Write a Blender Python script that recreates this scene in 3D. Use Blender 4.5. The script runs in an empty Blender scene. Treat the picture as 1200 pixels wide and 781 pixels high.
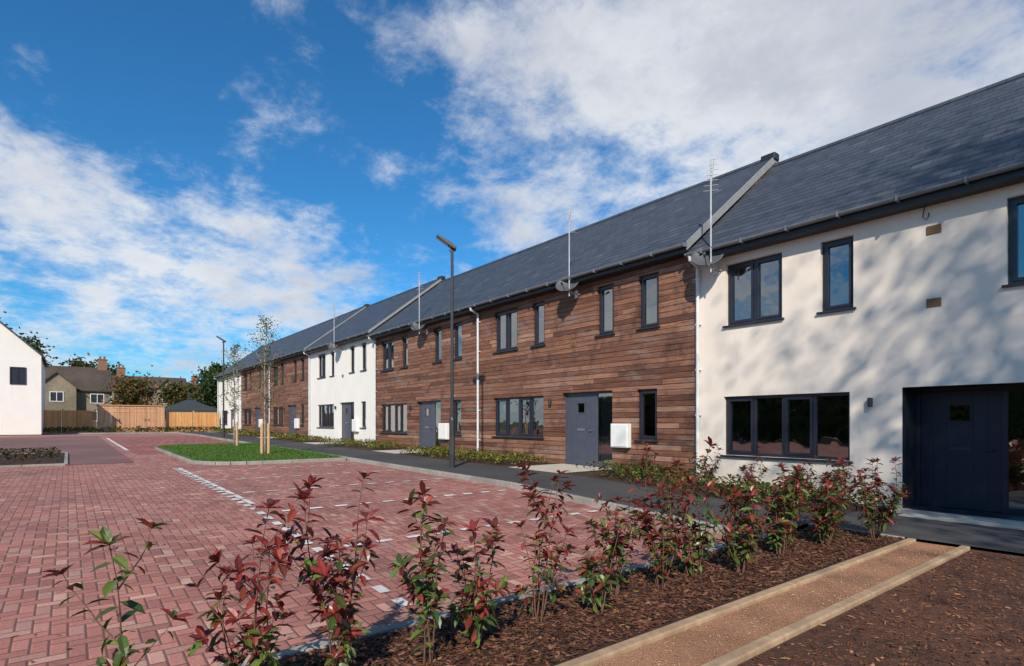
import bpy, math, random
from mathutils import Vector, Matrix, noise
random.seed(7)
scene=bpy.context.scene
COL=scene.collection
R_=random.random
def U(a,b): return a+(b-a)*random.random()

# ------------------------------------------------------------ node helpers
def nn(nt,typ,ins=None,out=None,**props):
    n=nt.nodes.new(typ)
    for k,v in props.items(): setattr(n,k,v)
    if ins:
        for k,v in ins.items():
            s=n.inputs[k]
            if isinstance(v,bpy.types.NodeSocket): nt.links.new(v,s)
            else:
                try: s.default_value=v
                except Exception: s.default_value=(v[0],v[1],v[2],1.0) if hasattr(v,'__len__') else v
    return n
def M(nt,op,a,b=None,c=None,clamp=False):
    n=nt.nodes.new('ShaderNodeMath'); n.operation=op; n.use_clamp=clamp
    for i,v in enumerate((a,b,c)):
        if v is None: continue
        if isinstance(v,bpy.types.NodeSocket): nt.links.new(v,n.inputs[i])
        else: n.inputs[i].default_value=v
    return n.outputs[0]
def ramp(nt,fac,stops,interp='LINEAR'):
    n=nt.nodes.new('ShaderNodeValToRGB'); n.color_ramp.interpolation=interp
    cr=n.color_ramp
    while len(cr.elements)<len(stops): cr.elements.new(0.5)
    for e,(p,c) in zip(cr.elements,stops):
        e.position=p; e.color=(c[0],c[1],c[2],1)
    nt.links.new(fac,n.inputs[0]); return n.outputs[0]
def mixc(nt,fac,a,b,mode='MIX'):
    n=nt.nodes.new('ShaderNodeMix'); n.data_type='RGBA'; n.blend_type=mode
    for idx,v in ((0,fac),(6,a),(7,b)):
        if isinstance(v,bpy.types.NodeSocket): nt.links.new(v,n.inputs[idx])
        elif idx==0: n.inputs[0].default_value=v
        else: n.inputs[idx].default_value=(v[0],v[1],v[2],1)
    return n.outputs[2]
def maprange(nt,v,a,b,c=0.0,d=1.0,smooth=True):
    n=nt.nodes.new('ShaderNodeMapRange')
    if smooth: n.interpolation_type='SMOOTHSTEP'
    nt.links.new(v,n.inputs[0])
    for i,x in zip((1,2,3,4),(a,b,c,d)): n.inputs[i].default_value=x
    return n.outputs[0]
def newmat(name):
    m=bpy.data.materials.new(name); m.use_nodes=True
    nt=m.node_tree; b=nt.nodes['Principled BSDF']
    return m,nt,b
def pos(nt):
    g=nt.nodes.new('ShaderNodeNewGeometry'); return g.outputs['Position']
def sep(nt,v):
    s=nt.nodes.new('ShaderNodeSeparateXYZ'); nt.links.new(v,s.inputs[0]); return s.outputs
def comb(nt,x,y,z):
    return nn(nt,'ShaderNodeCombineXYZ',{0:x,1:y,2:z}).outputs[0]
def noi(nt,v,scale,detail=4,rough=0.55,dist=0.0):
    return nn(nt,'ShaderNodeTexNoise',{'Vector':v,'Scale':scale,'Detail':detail,'Roughness':rough,'Distortion':dist}).outputs[0]
def bump(nt,b,h,strength,dist):
    n=nn(nt,'ShaderNodeBump',{'Height':h,'Strength':strength,'Distance':dist})
    nt.links.new(n.outputs[0],b.inputs['Normal'])

def noisy(name,c1,c2,scale=8,rough=0.8,bs=0.3,bd=0.01,metal=0.0,detail=6,big=None,bscale=None):
    m,nt,b=newmat(name); p=pos(nt)
    f=noi(nt,p,scale,detail,0.65)
    c=ramp(nt,f,[(0.3,c1),(0.7,c2)])
    if big:
        g=noi(nt,p,big,3,0.5)
        c=mixc(nt,maprange(nt,g,0.35,0.65,0.0,0.5),c,[x*0.6 for x in c1])
    nt.links.new(c,b.inputs['Base Color'])
    b.inputs['Roughness'].default_value=rough; b.inputs['Metallic'].default_value=metal
    if bs>0:
        h=noi(nt,p,bscale or scale*3,4,0.6); bump(nt,b,h,bs,bd)
    return m

def mat_pavers(name,stops,rx=0.0):
    m,nt,b=newmat(name); p=pos(nt)
    s=sep(nt,p)
    x=M(nt,'MULTIPLY',s[0],10.0); y=M(nt,'MULTIPLY',s[1],10.0)
    i=M(nt,'FLOOR',x); j=M(nt,'FLOOR',y)
    fx=M(nt,'FRACT',x); fy=M(nt,'FRACT',y)
    k=M(nt,'FLOORED_MODULO',M(nt,'SUBTRACT',i,j),4.0)
    e=[M(nt,'COMPARE',k,float(q),0.5) for q in range(4)]
    dl=M(nt,'ADD',fx,e[1]); dr=M(nt,'ADD',M(nt,'SUBTRACT',1.0,fx),e[0])
    db=M(nt,'ADD',fy,e[2]); dt=M(nt,'ADD',M(nt,'SUBTRACT',1.0,fy),e[3])
    mn=M(nt,'MINIMUM',M(nt,'MINIMUM',dl,dr),M(nt,'MINIMUM',db,dt))
    idv=comb(nt,M(nt,'SUBTRACT',i,e[1]),M(nt,'SUBTRACT',j,e[2]),0.0)
    wn=nn(nt,'ShaderNodeTexWhiteNoise',{'Vector':idv}).outputs[0]
    c=ramp(nt,wn,stops)
    f=noi(nt,p,60,3,0.7); c=mixc(nt,0.4,c,ramp(nt,f,[(0.3,(0.3,0.3,0.3)),(0.7,(1.3,1.3,1.3))]),'MULTIPLY')
    g=noi(nt,p,0.45,5,0.6); c=mixc(nt,1.0,c,ramp(nt,g,[(0.3,(0.76,0.76,0.78)),(0.7,(1.22,1.17,1.13))]),'MULTIPLY')
    g2=noi(nt,p,2.6,6,0.7); c=mixc(nt,maprange(nt,g2,0.56,0.80,0.0,0.45),c,(0.34,0.23,0.18))
    joint=maprange(nt,mn,0.025,0.09,0.85,0.0)
    c=mixc(nt,joint,c,(0.095,0.052,0.042))
    nt.links.new(c,b.inputs['Base Color']); b.inputs['Roughness'].default_value=0.85
    h=M(nt,'ADD',maprange(nt,mn,0.02,0.14,0.0,1.0),M(nt,'ADD',M(nt,'MULTIPLY',f,0.25),M(nt,'MULTIPLY',wn,0.5)))
    bump(nt,b,h,0.7,0.006)
    return m

def mat_slate(name):
    m,nt,b=newmat(name); p=pos(nt); s=sep(nt,p)
    v=M(nt,'MULTIPLY',s[1],1.27)
    row=M(nt,'DIVIDE',v,0.24); ri=M(nt,'FLOOR',row); rf=M(nt,'FRACT',row)
    xx=M(nt,'ADD',M(nt,'DIVIDE',s[0],0.30),M(nt,'MULTIPLY',M(nt,'FLOORED_MODULO',ri,2.0),0.5))
    xi=M(nt,'FLOOR',xx); xf=M(nt,'FRACT',xx)
    wn=nn(nt,'ShaderNodeTexWhiteNoise',{'Vector':comb(nt,xi,ri,0.0)}).outputs[0]
    c=ramp(nt,wn,[(0,(0.040,0.048,0.062)),(0.5,(0.050,0.059,0.075)),(0.95,(0.060,0.070,0.088)),(1,(0.085,0.094,0.11))])
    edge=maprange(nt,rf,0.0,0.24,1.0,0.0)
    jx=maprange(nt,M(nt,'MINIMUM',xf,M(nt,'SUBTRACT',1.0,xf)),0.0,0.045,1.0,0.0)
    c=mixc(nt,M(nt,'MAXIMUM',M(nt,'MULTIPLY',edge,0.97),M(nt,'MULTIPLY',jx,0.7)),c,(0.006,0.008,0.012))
    nt.links.new(c,b.inputs['Base Color']); b.inputs['Roughness'].default_value=0.55
    h=M(nt,'ADD',M(nt,'SUBTRACT',1.0,rf),M(nt,'MULTIPLY',wn,.12)); bump(nt,b,h,0.6,0.012)
    return m

def mat_boards(name):
    m,nt,b=newmat(name); p=pos(nt); s=sep(nt,p)
    hx=M(nt,'ADD',s[0],s[1])
    row=M(nt,'DIVIDE',s[2],0.13); ri=M(nt,'FLOOR',row); rf=M(nt,'FRACT',row)
    w1=nn(nt,'ShaderNodeTexWhiteNoise',{'Vector':comb(nt,ri,3.3,1.0)}).outputs[0]
    xx=M(nt,'ADD',M(nt,'DIVIDE',hx,3.0),M(nt,'MULTIPLY',w1,7.0))
    xi=M(nt,'FLOOR',xx); xf=M(nt,'FRACT',xx)
    wn=nn(nt,'ShaderNodeTexWhiteNoise',{'Vector':comb(nt,xi,ri,2.0)}).outputs[0]
    c=ramp(nt,wn,[(0,(0.105,0.043,0.026)),(0.25,(0.155,0.065,0.038)),(0.6,(0.205,0.09,0.052)),(0.88,(0.26,0.122,0.073)),(1,(0.34,0.19,0.125))])
    gv=comb(nt,M(nt,'ADD',M(nt,'MULTIPLY',hx,0.9),M(nt,'MULTIPLY',wn,40.0)),M(nt,'MULTIPLY',s[2],24.0),0.0)
    gr=noi(nt,gv,1.6,8,0.78,0.5)
    c=mixc(nt,1.0,c,ramp(nt,gr,[(0.30,(0.28,0.24,0.22)),(0.5,(1,1,1)),(0.70,(1.9,1.85,1.8))]),'MULTIPLY')
    wt=noi(nt,comb(nt,M(nt,'MULTIPLY',hx,0.6),M(nt,'MULTIPLY',s[2],2.4),5.0),1.0,8,0.8)
    c=mixc(nt,maprange(nt,wt,0.50,0.64,0.0,0.65),c,(0.24,0.185,0.155))
    dk=noi(nt,comb(nt,M(nt,'MULTIPLY',hx,1.2),M(nt,'MULTIPLY',s[2],1.0),8.0),1.1,8,0.8)
    c=mixc(nt,maprange(nt,dk,0.50,0.65,0.0,0.7),c,(0.058,0.027,0.019))
    groove=maprange(nt,rf,0.0,0.16,1.0,0.0)
    jx=maprange(nt,M(nt,'MINIMUM',xf,M(nt,'SUBTRACT',1.0,xf)),0.0,0.002,1.0,0.0)
    c=mixc(nt,M(nt,'MAXIMUM',M(nt,'MULTIPLY',groove,0.95),jx),c,(0.010,0.005,0.004))
    nt.links.new(c,b.inputs['Base Color']); b.inputs['Roughness'].default_value=0.65
    h=M(nt,'ADD',maprange(nt,rf,0.0,0.12,0.0,1.0),M(nt,'MULTIPLY',gr,0.2)); bump(nt,b,h,0.9,0.014)
    return m

def mat_vertboards(name,stops,axis=1,w=0.12):
    m,nt,b=newmat(name); p=pos(nt); s=sep(nt,p)
    xx=M(nt,'DIVIDE',s[axis],w)
    wn=nn(nt,'ShaderNodeTexWhiteNoise',{'Vector':comb(nt,M(nt,'FLOOR',xx),0.0,0.0)}).outputs[0]
    c=ramp(nt,wn,stops)
    gr=noi(nt,comb(nt,M(nt,'MULTIPLY',s[0],20.0),M(nt,'MULTIPLY',s[1],20.0),s[2]),1.5,4,0.6)
    c=mixc(nt,1.0,c,ramp(nt,gr,[(0.3,(0.7,0.7,0.7)),(0.7,(1.25,1.2,1.15))]),'MULTIPLY')
    nt.links.new(c,b.inputs['Base Color']); b.inputs['Roughness'].default_value=0.75
    return m

def mat_render(name,c0):
    m,nt,b=newmat(name); p=pos(nt); s=sep(nt,p)
    g=noi(nt,p,1.1,5,0.6)
    c=ramp(nt,g,[(0.3,[x*0.93 for x in c0]),(0.7,c0)])
    st=noi(nt,comb(nt,M(nt,'MULTIPLY',s[0],5.0),M(nt,'MULTIPLY',s[1],5.0),M(nt,'MULTIPLY',s[2],0.35)),1.2,4,0.6)
    c=mixc(nt,maprange(nt,st,0.55,0.8,0.0,0.3),c,(0.5,0.46,0.41))
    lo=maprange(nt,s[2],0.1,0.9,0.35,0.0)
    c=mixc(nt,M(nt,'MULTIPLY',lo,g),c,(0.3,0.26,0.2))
    nt.links.new(c,b.inputs['Base Color']); b.inputs['Roughness'].default_value=0.9
    bump(nt,b,noi(nt,p,90,3,0.6),0.35,0.004)
    return m

def mat_attr(name,rough=0.5,trans=0.25,spec=0.5):
    m,nt,b=newmat(name)
    a=nn(nt,'ShaderNodeAttribute',attribute_name='Col')
    nt.links.new(a.outputs['Color'],b.inputs['Base Color'])
    b.inputs['Roughness'].default_value=rough
    b.inputs['Specular IOR Level'].default_value=spec
    if trans>0:
        t=nn(nt,'ShaderNodeBsdfTranslucent',{'Color':mixc(nt,1.0,a.outputs['Color'],(1.6,1.6,1.2),'MULTIPLY')})
        mx=nn(nt,'ShaderNodeMixShader',{0:trans,1:b.outputs[0],2:t.outputs[0]})
        nt.links.new(mx.outputs[0],nt.nodes['Material Output'].inputs[0])
    return m
def mat_plain(name,c,rough=0.5,metal=0.0,var=0.12,sc=6):
    m,nt,b=newmat(name); p=pos(nt)
    f=noi(nt,p,sc,4,0.6)
    cc=ramp(nt,f,[(0.3,[x*(1-var) for x in c]),(0.7,[x*(1+var) for x in c])])
    nt.links.new(cc,b.inputs['Base Color'])
    b.inputs['Roughness'].default_value=rough; b.inputs['Metallic'].default_value=metal
    return m
def mat_glass(name):
    m=bpy.data.materials.new(name); m.use_nodes=True; nt=m.node_tree
    nt.nodes.remove(nt.nodes['Principled BSDF']); out=nt.nodes['Material Output']
    p=pos(nt); bn=nn(nt,'ShaderNodeBump',{'Height':noi(nt,p,1.5,2,0.5),'Strength':0.12,'Distance':0.05})
    gl=nn(nt,'ShaderNodeBsdfGlossy',{'Color':(0.97,0.97,0.95,1),'Roughness':0.02,'Normal':bn.outputs[0]})
    tr=nn(nt,'ShaderNodeBsdfTransparent',{'Color':(0.36,0.40,0.42,1)})
    fr=nn(nt,'ShaderNodeFresnel',{'IOR':1.55})
    fac=M(nt,'ADD',M(nt,'MULTIPLY',fr.outputs[0],1.7),0.20,clamp=True)
    mx=nn(nt,'ShaderNodeMixShader',{0:fac,1:tr.outputs[0],2:gl.outputs[0]})
    nt.links.new(mx.outputs[0],out.inputs[0]); return m

MT={}
MT['paver']=mat_pavers('red_block_paving',[(0,(0.28,0.115,0.094)),(0.35,(0.38,0.155,0.124)),(0.7,(0.45,0.192,0.153)),(0.9,(0.38,0.205,0.168)),(1,(0.56,0.32,0.25))])
MT['paver2']=mat_pavers('dark_red_block_paving',[(0,(0.24,0.075,0.066)),(0.5,(0.34,0.105,0.088)),(1,(0.40,0.15,0.12))])
MT['slate']=mat_slate('slate_tiles')
MT['boards']=mat_boards('cedar_cladding')
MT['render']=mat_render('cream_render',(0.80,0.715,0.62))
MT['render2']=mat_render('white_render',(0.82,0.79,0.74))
MT['glass']=mat_glass('window_glass')
MT['frame']=mat_plain('anthracite_frame',(0.018,0.021,0.034),0.38)
MT['fascia']=mat_plain('dark_fascia',(0.018,0.020,0.028),0.5)
MT['gutter']=mat_plain('grey_gutter',(0.16,0.175,0.20),0.4)
MT['pipe']=mat_plain('pale_grey_pipe',(0.62,0.64,0.66),0.4)
MT['verge']=mat_plain('verge_trim',(0.27,0.275,0.28),0.6)
MT['door_navy']=mat_plain('navy_door_paint',(0.009,0.012,0.027),0.45)
MT['door_grey']=mat_plain('blue_grey_door_paint',(0.065,0.074,0.105),0.4)
MT['metal']=mat_plain('brushed_metal',(0.5,0.5,0.5),0.35,0.9)
MT['mast']=mat_plain('galvanised_mast',(0.55,0.55,0.56),0.4,0.3)
MT['dish']=mat_plain('grey_dish',(0.08,0.085,0.095),0.55)
MT['white']=mat_plain('white_plastic',(0.78,0.78,0.76),0.45,0.0,0.04)
MT['post']=mat_plain('dark_grey_post',(0.03,0.032,0.037),0.45)
MT['lens']=mat_plain('lamp_lens',(0.12,0.12,0.12),0.25)
MT['vent']=mat_plain('terracotta_vent',(0.24,0.14,0.07),0.8)
MT['inner']=mat_plain('interior_paint',(0.16,0.155,0.15),0.9)
MT['curtain']=mat_plain('pale_curtain',(0.5,0.49,0.46),0.95,0,0.2,12)
MT['tarmac']=noisy('tarmac',(0.042,0.040,0.042),(0.078,0.073,0.072),40,0.9,0.5,0.006,big=0.5)
MT['road']=noisy('old_tarmac_road',(0.17,0.085,0.075),(0.24,0.125,0.11),35,0.9,0.4,0.006,big=0.3)
MT['kerb']=noisy('concrete_kerb',(0.24,0.225,0.20),(0.38,0.355,0.32),14,0.9,0.3,0.004,big=1.2)
MT['slab']=noisy('paving_slab',(0.42,0.37,0.30),(0.55,0.49,0.41),10,0.9,0.3,0.004)
MT['soil']=noisy('brown_soil',(0.055,0.020,0.010),(0.18,0.068,0.031),7,0.95,1.0,0.06,detail=12,big=0.9,bscale=18)
MT['mulch']=noisy('bark_mulch',(0.028,0.013,0.009),(0.095,0.042,0.026),40,0.95,1.0,0.03,detail=8)
MT['gravel']=noisy('path_gravel',(0.30,0.14,0.072),(0.50,0.26,0.145),70,0.95,1.0,0.01,big=1.5,bscale=120)
MT['edging']=noisy('timber_edging',(0.34,0.22,0.13),(0.52,0.36,0.22),14,0.85,0.3,0.004,big=2.0)
MT['grass']=noisy('lawn_grass',(0.045,0.09,0.012),(0.11,0.18,0.03),30,0.95,0.8,0.03,big=0.8)
MT['field']=noisy('field_ground',(0.05,0.075,0.02),(0.10,0.11,0.04),3,0.95,0.6,0.05,big=0.1)
MT['marking']=noisy('white_block_marking',(0.58,0.56,0.53),(0.80,0.78,0.75),30,0.8,0.3,0.003,big=3.0)
MT['bark']=noisy('birch_bark',(0.12,0.09,0.07),(0.40,0.36,0.30),12,0.85,0.4,0.01)
MT['darkbark']=noisy('dark_bark',(0.05,0.035,0.025),(0.12,0.09,0.06),12,0.9,0.5,0.02)
MT['stem']=noisy('shrub_stem',(0.09,0.045,0.03),(0.19,0.10,0.06),30,0.8,0.2,0.003)
MT['leaf']=mat_attr('glossy_leaf',0.36,0.18,0.5)
MT['foliage']=mat_attr('soft_foliage',0.6,0.3,0.3)
MT['chips']=mat_attr('bark_chips',0.85,0.0,0.3)
MT['fence']=mat_vertboards('timber_fence_boards',[(0,(0.55,0.26,0.09)),(0.5,(0.66,0.33,0.125)),(1,(0.72,0.40,0.17))])
MT['store']=mat_vertboards('bin_store_boards',[(0,(0.50,0.26,0.15)),(0.5,(0.60,0.33,0.19)),(1,(0.68,0.40,0.24))])
MT['stake']=noisy('timber_stake',(0.44,0.25,0.12),(0.62,0.39,0.22),14,0.8,0.3,0.004)
MT['oldwall']=noisy('old_stone_wall',(0.20,0.16,0.11),(0.34,0.27,0.19),5,0.9,0.5,0.02,big=0.4)
MT['oldroof']=noisy('brown_roof_tiles',(0.055,0.040,0.032),(0.12,0.085,0.065),7,0.9,0.6,0.03,big=0.4)
MT['brick']=noisy('chimney_brick',(0.2,0.1,0.06),(0.3,0.16,0.1),9,0.9,0.4,0.02)
MT['canvas']=mat_plain('dark_canvas',(0.035,0.045,0.05),0.8)

# ------------------------------------------------------------ mesh helpers
class MB:
    def __init__(s): s.v=[]; s.f=[]; s.c=[]; s.col=None
    def box(s,x0,x1,y0,y1,z0,z1,m=None):
        if x0>x1:x0,x1=x1,x0
        if y0>y1:y0,y1=y1,y0
        if z0>z1:z0,z1=z1,z0
        n=len(s.v); P=[(x0,y0,z0),(x1,y0,z0),(x1,y1,z0),(x0,y1,z0),(x0,y0,z1),(x1,y0,z1),(x1,y1,z1),(x0,y1,z1)]
        if m: P=[tuple(m@Vector(p)) for p in P]
        s.v+=P
        s.f+=[(n,n+3,n+2,n+1),(n+4,n+5,n+6,n+7),(n,n+1,n+5,n+4),(n+1,n+2,n+6,n+5),(n+2,n+3,n+7,n+6),(n+3,n,n+4,n+7)]
        return s
    def poly(s,pts):
        n=len(s.v); s.v+=[tuple(p) for p in pts]; s.f.append(tuple(range(n,n+len(pts)))); return s
    def prism(s,pts,vec):
        """closed prism: polygon pts extruded by vec"""
        n=len(s.v); k=len(pts); vec=Vector(vec)
        s.v+=[tuple(p) for p in pts]+[tuple(Vector(p)+vec) for p in pts]
        s.f.append(tuple(range(n+k-1,n-1,-1))); s.f.append(tuple(range(n+k,n+2*k)))
        for i in range(k):
            j=(i+1)%k; s.f.append((n+i,n+j,n+k+j,n+k+i))
        return s
    def tube(s,pts,rad,sides=8,cap=True):
        pts=[Vector(p) for p in pts]; n0=len(s.v)
        if not hasattr(rad,'__len__'): rad=[rad]*len(pts)
        ref=None
        for i,p in enumerate(pts):
            d=(pts[min(i+1,len(pts)-1)]-pts[max(i-1,0)])
            if d.length<1e-9: d=Vector((0,0,1))
            d.normalize()
            if ref is None:
                ref=Vector((1,0,0)) if abs(d.x)<0.9 else Vector((0,1,0))
            a=(ref-d*ref.dot(d))
            if a.length<1e-6: a=d.orthogonal()
            a.normalize(); ref=a; b=d.cross(a)
            for k in range(sides):
                t=2*math.pi*k/sides; s.v.append(tuple(p+(a*math.cos(t)+b*math.sin(t))*rad[i]))
        for i in range(len(pts)-1):
            for k in range(sides):
                k2=(k+1)%sides
                s.f.append((n0+i*sides+k,n0+i*sides+k2,n0+(i+1)*sides+k2,n0+(i+1)*sides+k))
        if cap:
            s.f.append(tuple(n0+k for k in range(sides-1,-1,-1)))
            e=n0+(len(pts)-1)*sides; s.f.append(tuple(e+k for k in range(sides)))
        return s
def mk(name,mb,mat,parent=None,loc=(0,0,0),smooth=False,bevel=0,**props):
    me=bpy.data.meshes.new(name); me.from_pydata(mb.v,[],mb.f); me.update()
    if mb.c:
        a=me.attributes.new('Col','FLOAT_COLOR','POINT')
        flat=[]
        for c in mb.c: flat+= [c[0],c[1],c[2],1.0]
        a.data.foreach_set('color',flat)
    me.materials.append(MT[mat] if isinstance(mat,str) else mat)
    if smooth:
        me.polygons.foreach_set('use_smooth',[True]*len(me.polygons))
    o=bpy.data.objects.new(name,me); COL.objects.link(o); o.location=loc
    if parent: o.parent=parent
    if bevel:
        bm=o.modifiers.new('bevel','BEVEL'); bm.width=bevel; bm.segments=2; bm.limit_method='ANGLE'
    for k,v in props.items(): o[k]=v
    return o
def empty(name,loc,label,category,group=None,rz=0.0):
    o=bpy.data.objects.new(name,None); COL.objects.link(o); o.location=loc; o.rotation_euler=(0,0,rz)
    o.empty_display_size=0.3
    o['label']=label; o['category']=category
    if group: o['group']=group
    return o

# ------------------------------------------------------------ terrain
GP=[(-700,.65),(-60,.65),(-45,.62),(-35,.5),(-20,.36),(-9,.24),(-7,.15),(-4,.02),(-3,0),(700,0)]
def gz(x):
    for (a,za),(b,zb) in zip(GP,GP[1:]):
        if a<=x<=b: return za+(zb-za)*(x-a)/(b-a)
    return 0
BX=[g[0] for g in GP]
def sheet(name,x0,x1,y0,y1,dz,mat,skirt=0.0,ylo=None,yhi=None,extra=(),kind='structure'):
    xs=sorted(set([x0,x1]+[b for b in BX if x0<b<x1]+[e for e in extra if x0<e<x1]))
    mb=MB(); yl=ylo or (lambda x:y0); yh=yhi or (lambda x:y1)
    for x in xs:
        mb.v.append((x,yl(x),gz(x)+dz)); mb.v.append((x,yh(x),gz(x)+dz))
    for i in range(len(xs)-1):
        mb.f.append((2*i,2*i+2,2*i+3,2*i+1))
    if skirt:
        n=len(mb.v)
        for x in xs:
            mb.v.append((x,yl(x),gz(x)+dz-skirt)); mb.v.append((x,yh(x),gz(x)+dz-skirt))
        for i in range(len(xs)-1):
            mb.f.append((n+2*i,n+2*i+2,2*i+2,2*i)); mb.f.append((2*i+1,2*i+3,n+2*i+3,n+2*i+1))
        k=2*(len(xs)-1)
        mb.f.append((0,1,n+1,n)); mb.f.append((k,n+k,n+k+1,k+1))
    return mk(name,mb,mat,kind=kind)
def kerb(name,pts,w,top,h,mat='kerb',seg=0.9,gap=0.008):
    """row of kerb stones following pts (x,y), kerb lies centred on the line"""
    mb=MB()
    for (ax,ay),(bx,by) in zip(pts,pts[1:]):
        L=math.hypot(bx-ax,by-ay); n=max(1,round(L/seg)); dx=(bx-ax)/L; dy=(by-ay)/L
        px,py=-dy*w/2,dx*w/2
        for i in range(n):
            s0=L*i/n+gap/2; s1=L*(i+1)/n-gap/2
            P=[]
            for s in (s0,s1):
                for q in (-1,1):
                    x=ax+dx*s+px*q; y=ay+dy*s+py*q; P.append((x,y))
            z=[gz(p[0])+top for p in P]
            k=len(mb.v)
            o=[0,2,3,1]
            mb.v+=[(P[a][0],P[a][1],z[a]-h) for a in o]+[(P[a][0],P[a][1],z[a]) for a in o]
            mb.f+=[(k,k+3,k+2,k+1),(k+4,k+5,k+6,k+7),(k,k+1,k+5,k+4),(k+1,k+2,k+6,k+5),(k+2,k+3,k+7,k+6),(k+3,k,k+4,k+7)]
    return mk(name,mb,mat,bevel=0.012,kind='structure')

sheet('ground',-700,700,-700,700,-0.16,'field')
sheet('paved_road',-57.5,-3.62,-40,7.0,-0.10,'paver')
sheet('parking_area',-44,-24,1.9,6.98,-0.096,'paver2')
sheet('tarmac_road',-46,-20,-40,1.55,-0.092,'road')
sheet('pavement',-57.5,-3.7,7.08,9.1,0.0,'tarmac')
sheet('pavement',-3.7,14,8.3,10.1,0.004,'tarmac')
sheet('planting_bed',-57.5,-3.4,9.1,11.05,-0.006,'mulch')
sheet('doorstep_paving',-3.4,14,10.1,11.05,0.006,'slab')
kerb('kerb',[(-57.4,7.03),(-3.62,7.03)],0.10,0.008,0.2)
kerb('kerb',[(-3.65,-14),(-3.65,6.95)],0.10,0.008,0.2)
# foreground bed, gravel path, garden soil
sheet('mulch_bed',-3.6,-2.5,-14,8.3,-0.012,'mulch')
sheet('gravel_path',-2.40,-1.97,-14,8.3,-0.03,'gravel')
sheet('garden_soil',-1.86,14,-14,8.3,-0.03,'soil')
sheet('soil_verge',14,60,-60,60,-0.04,'field')
kerb('path_edging',[(-2.45,-14),(-2.45,8.3)],0.09,0.004,0.15,'edging',3.0)
kerb('path_edging',[(-1.915,-14),(-1.915,8.3)],0.09,0.004,0.15,'edging',3.0)
kerb('bed_edging',[(-3.7,8.27),(-2.52,8.27)],0.05,0.01,0.1,'kerb',0.9)
# grass island
cx0,cx1,cy0,cy1,cr=-29.0,-17.4,2.85,6.95,1.6
def isl_lo(x):
    if x>cx1-cr: return cy0+cr-math.sqrt(max(0,cr*cr-(x-(cx1-cr))**2))
    if x<cx0+cr: return cy0+cr-math.sqrt(max(0,cr*cr-(x-(cx0+cr))**2))
    return cy0
ex=[cx1-cr+cr*math.sin(math.radians(a)) for a in range(0,91,10)]+[cx0+cr-cr*math.sin(math.radians(a)) for a in range(0,91,10)]
sheet('lawn',cx0+0.1,cx1-0.1,cy0,cy1,0.0,'grass',skirt=0.1,ylo=isl_lo,extra=ex)
kp=[(cx0,cy1),(cx0,cy0+cr)]+[(cx0+cr-cr*math.cos(math.radians(a)),cy0+cr-cr*math.sin(math.radians(a))) for a in range(15,91,15)]
kp+=[(cx1-cr+cr*math.sin(math.radians(a)),cy0+cr-cr*math.cos(math.radians(a))) for a in range(0,91,15)]+[(cx1,cy1)]
kerb('kerb',kp,0.10,0.0,0.2)
# small bed at far road side
sheet('roadside_bed',-26,-20.1,-14,-0.1,-0.06,'mulch',skirt=0.1)
kerb('kerb',[(-26.06,-14),(-26.06,-0.05),(-20.04,-0.05),(-20.04,-14)],0.09,-0.05,0.15)
sheet('fence_bed',-57.0,-54.2,-12,10.9,-0.01,'mulch',skirt=0.15)
kerb('kerb',[(-54.14,-12),(-54.14,7)],0.12,0.01,0.2)

# markings: rows of white blocks
def marking(x0,y0,x1,y1,dash=0.2,gap=0.2,w=0.1):
    mb=MB(); L=math.hypot(x1-x0,y1-y0); dx=(x1-x0)/L; dy=(y1-y0)/L; s=0
    while s+dash<=L:
        P=[]
        for a,b in ((s,-w/2),(s+dash,-w/2),(s+dash,w/2),(s,w/2)):
            x=x0+dx*a-dy*b; y=y0+dy*a+dx*b; P.append((x,y,gz(x)-0.088))
        mb.poly(P); s+=dash+gap
    mk('parking_marking',mb,'marking',kind='structure')
marking(-17.2,2.2,-3.9,2.2,0.2,0.2,0.1)
marking(-17.2,2.31,-9.0,2.31,0.6,0.1,0.09)
for xx in (-6.3,-8.7,-11.1,-13.5,-15.9): marking(xx,2.5,xx,6.9,0.2,0.2,0.1)
marking(-42,1.85,-24,1.85,5,0.0,0.12)
for xx in (-31.5,-34,-36.5,-39,-41.5): marking(xx,2.1,xx,6.9,0.2,0.2,0.12)

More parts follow.
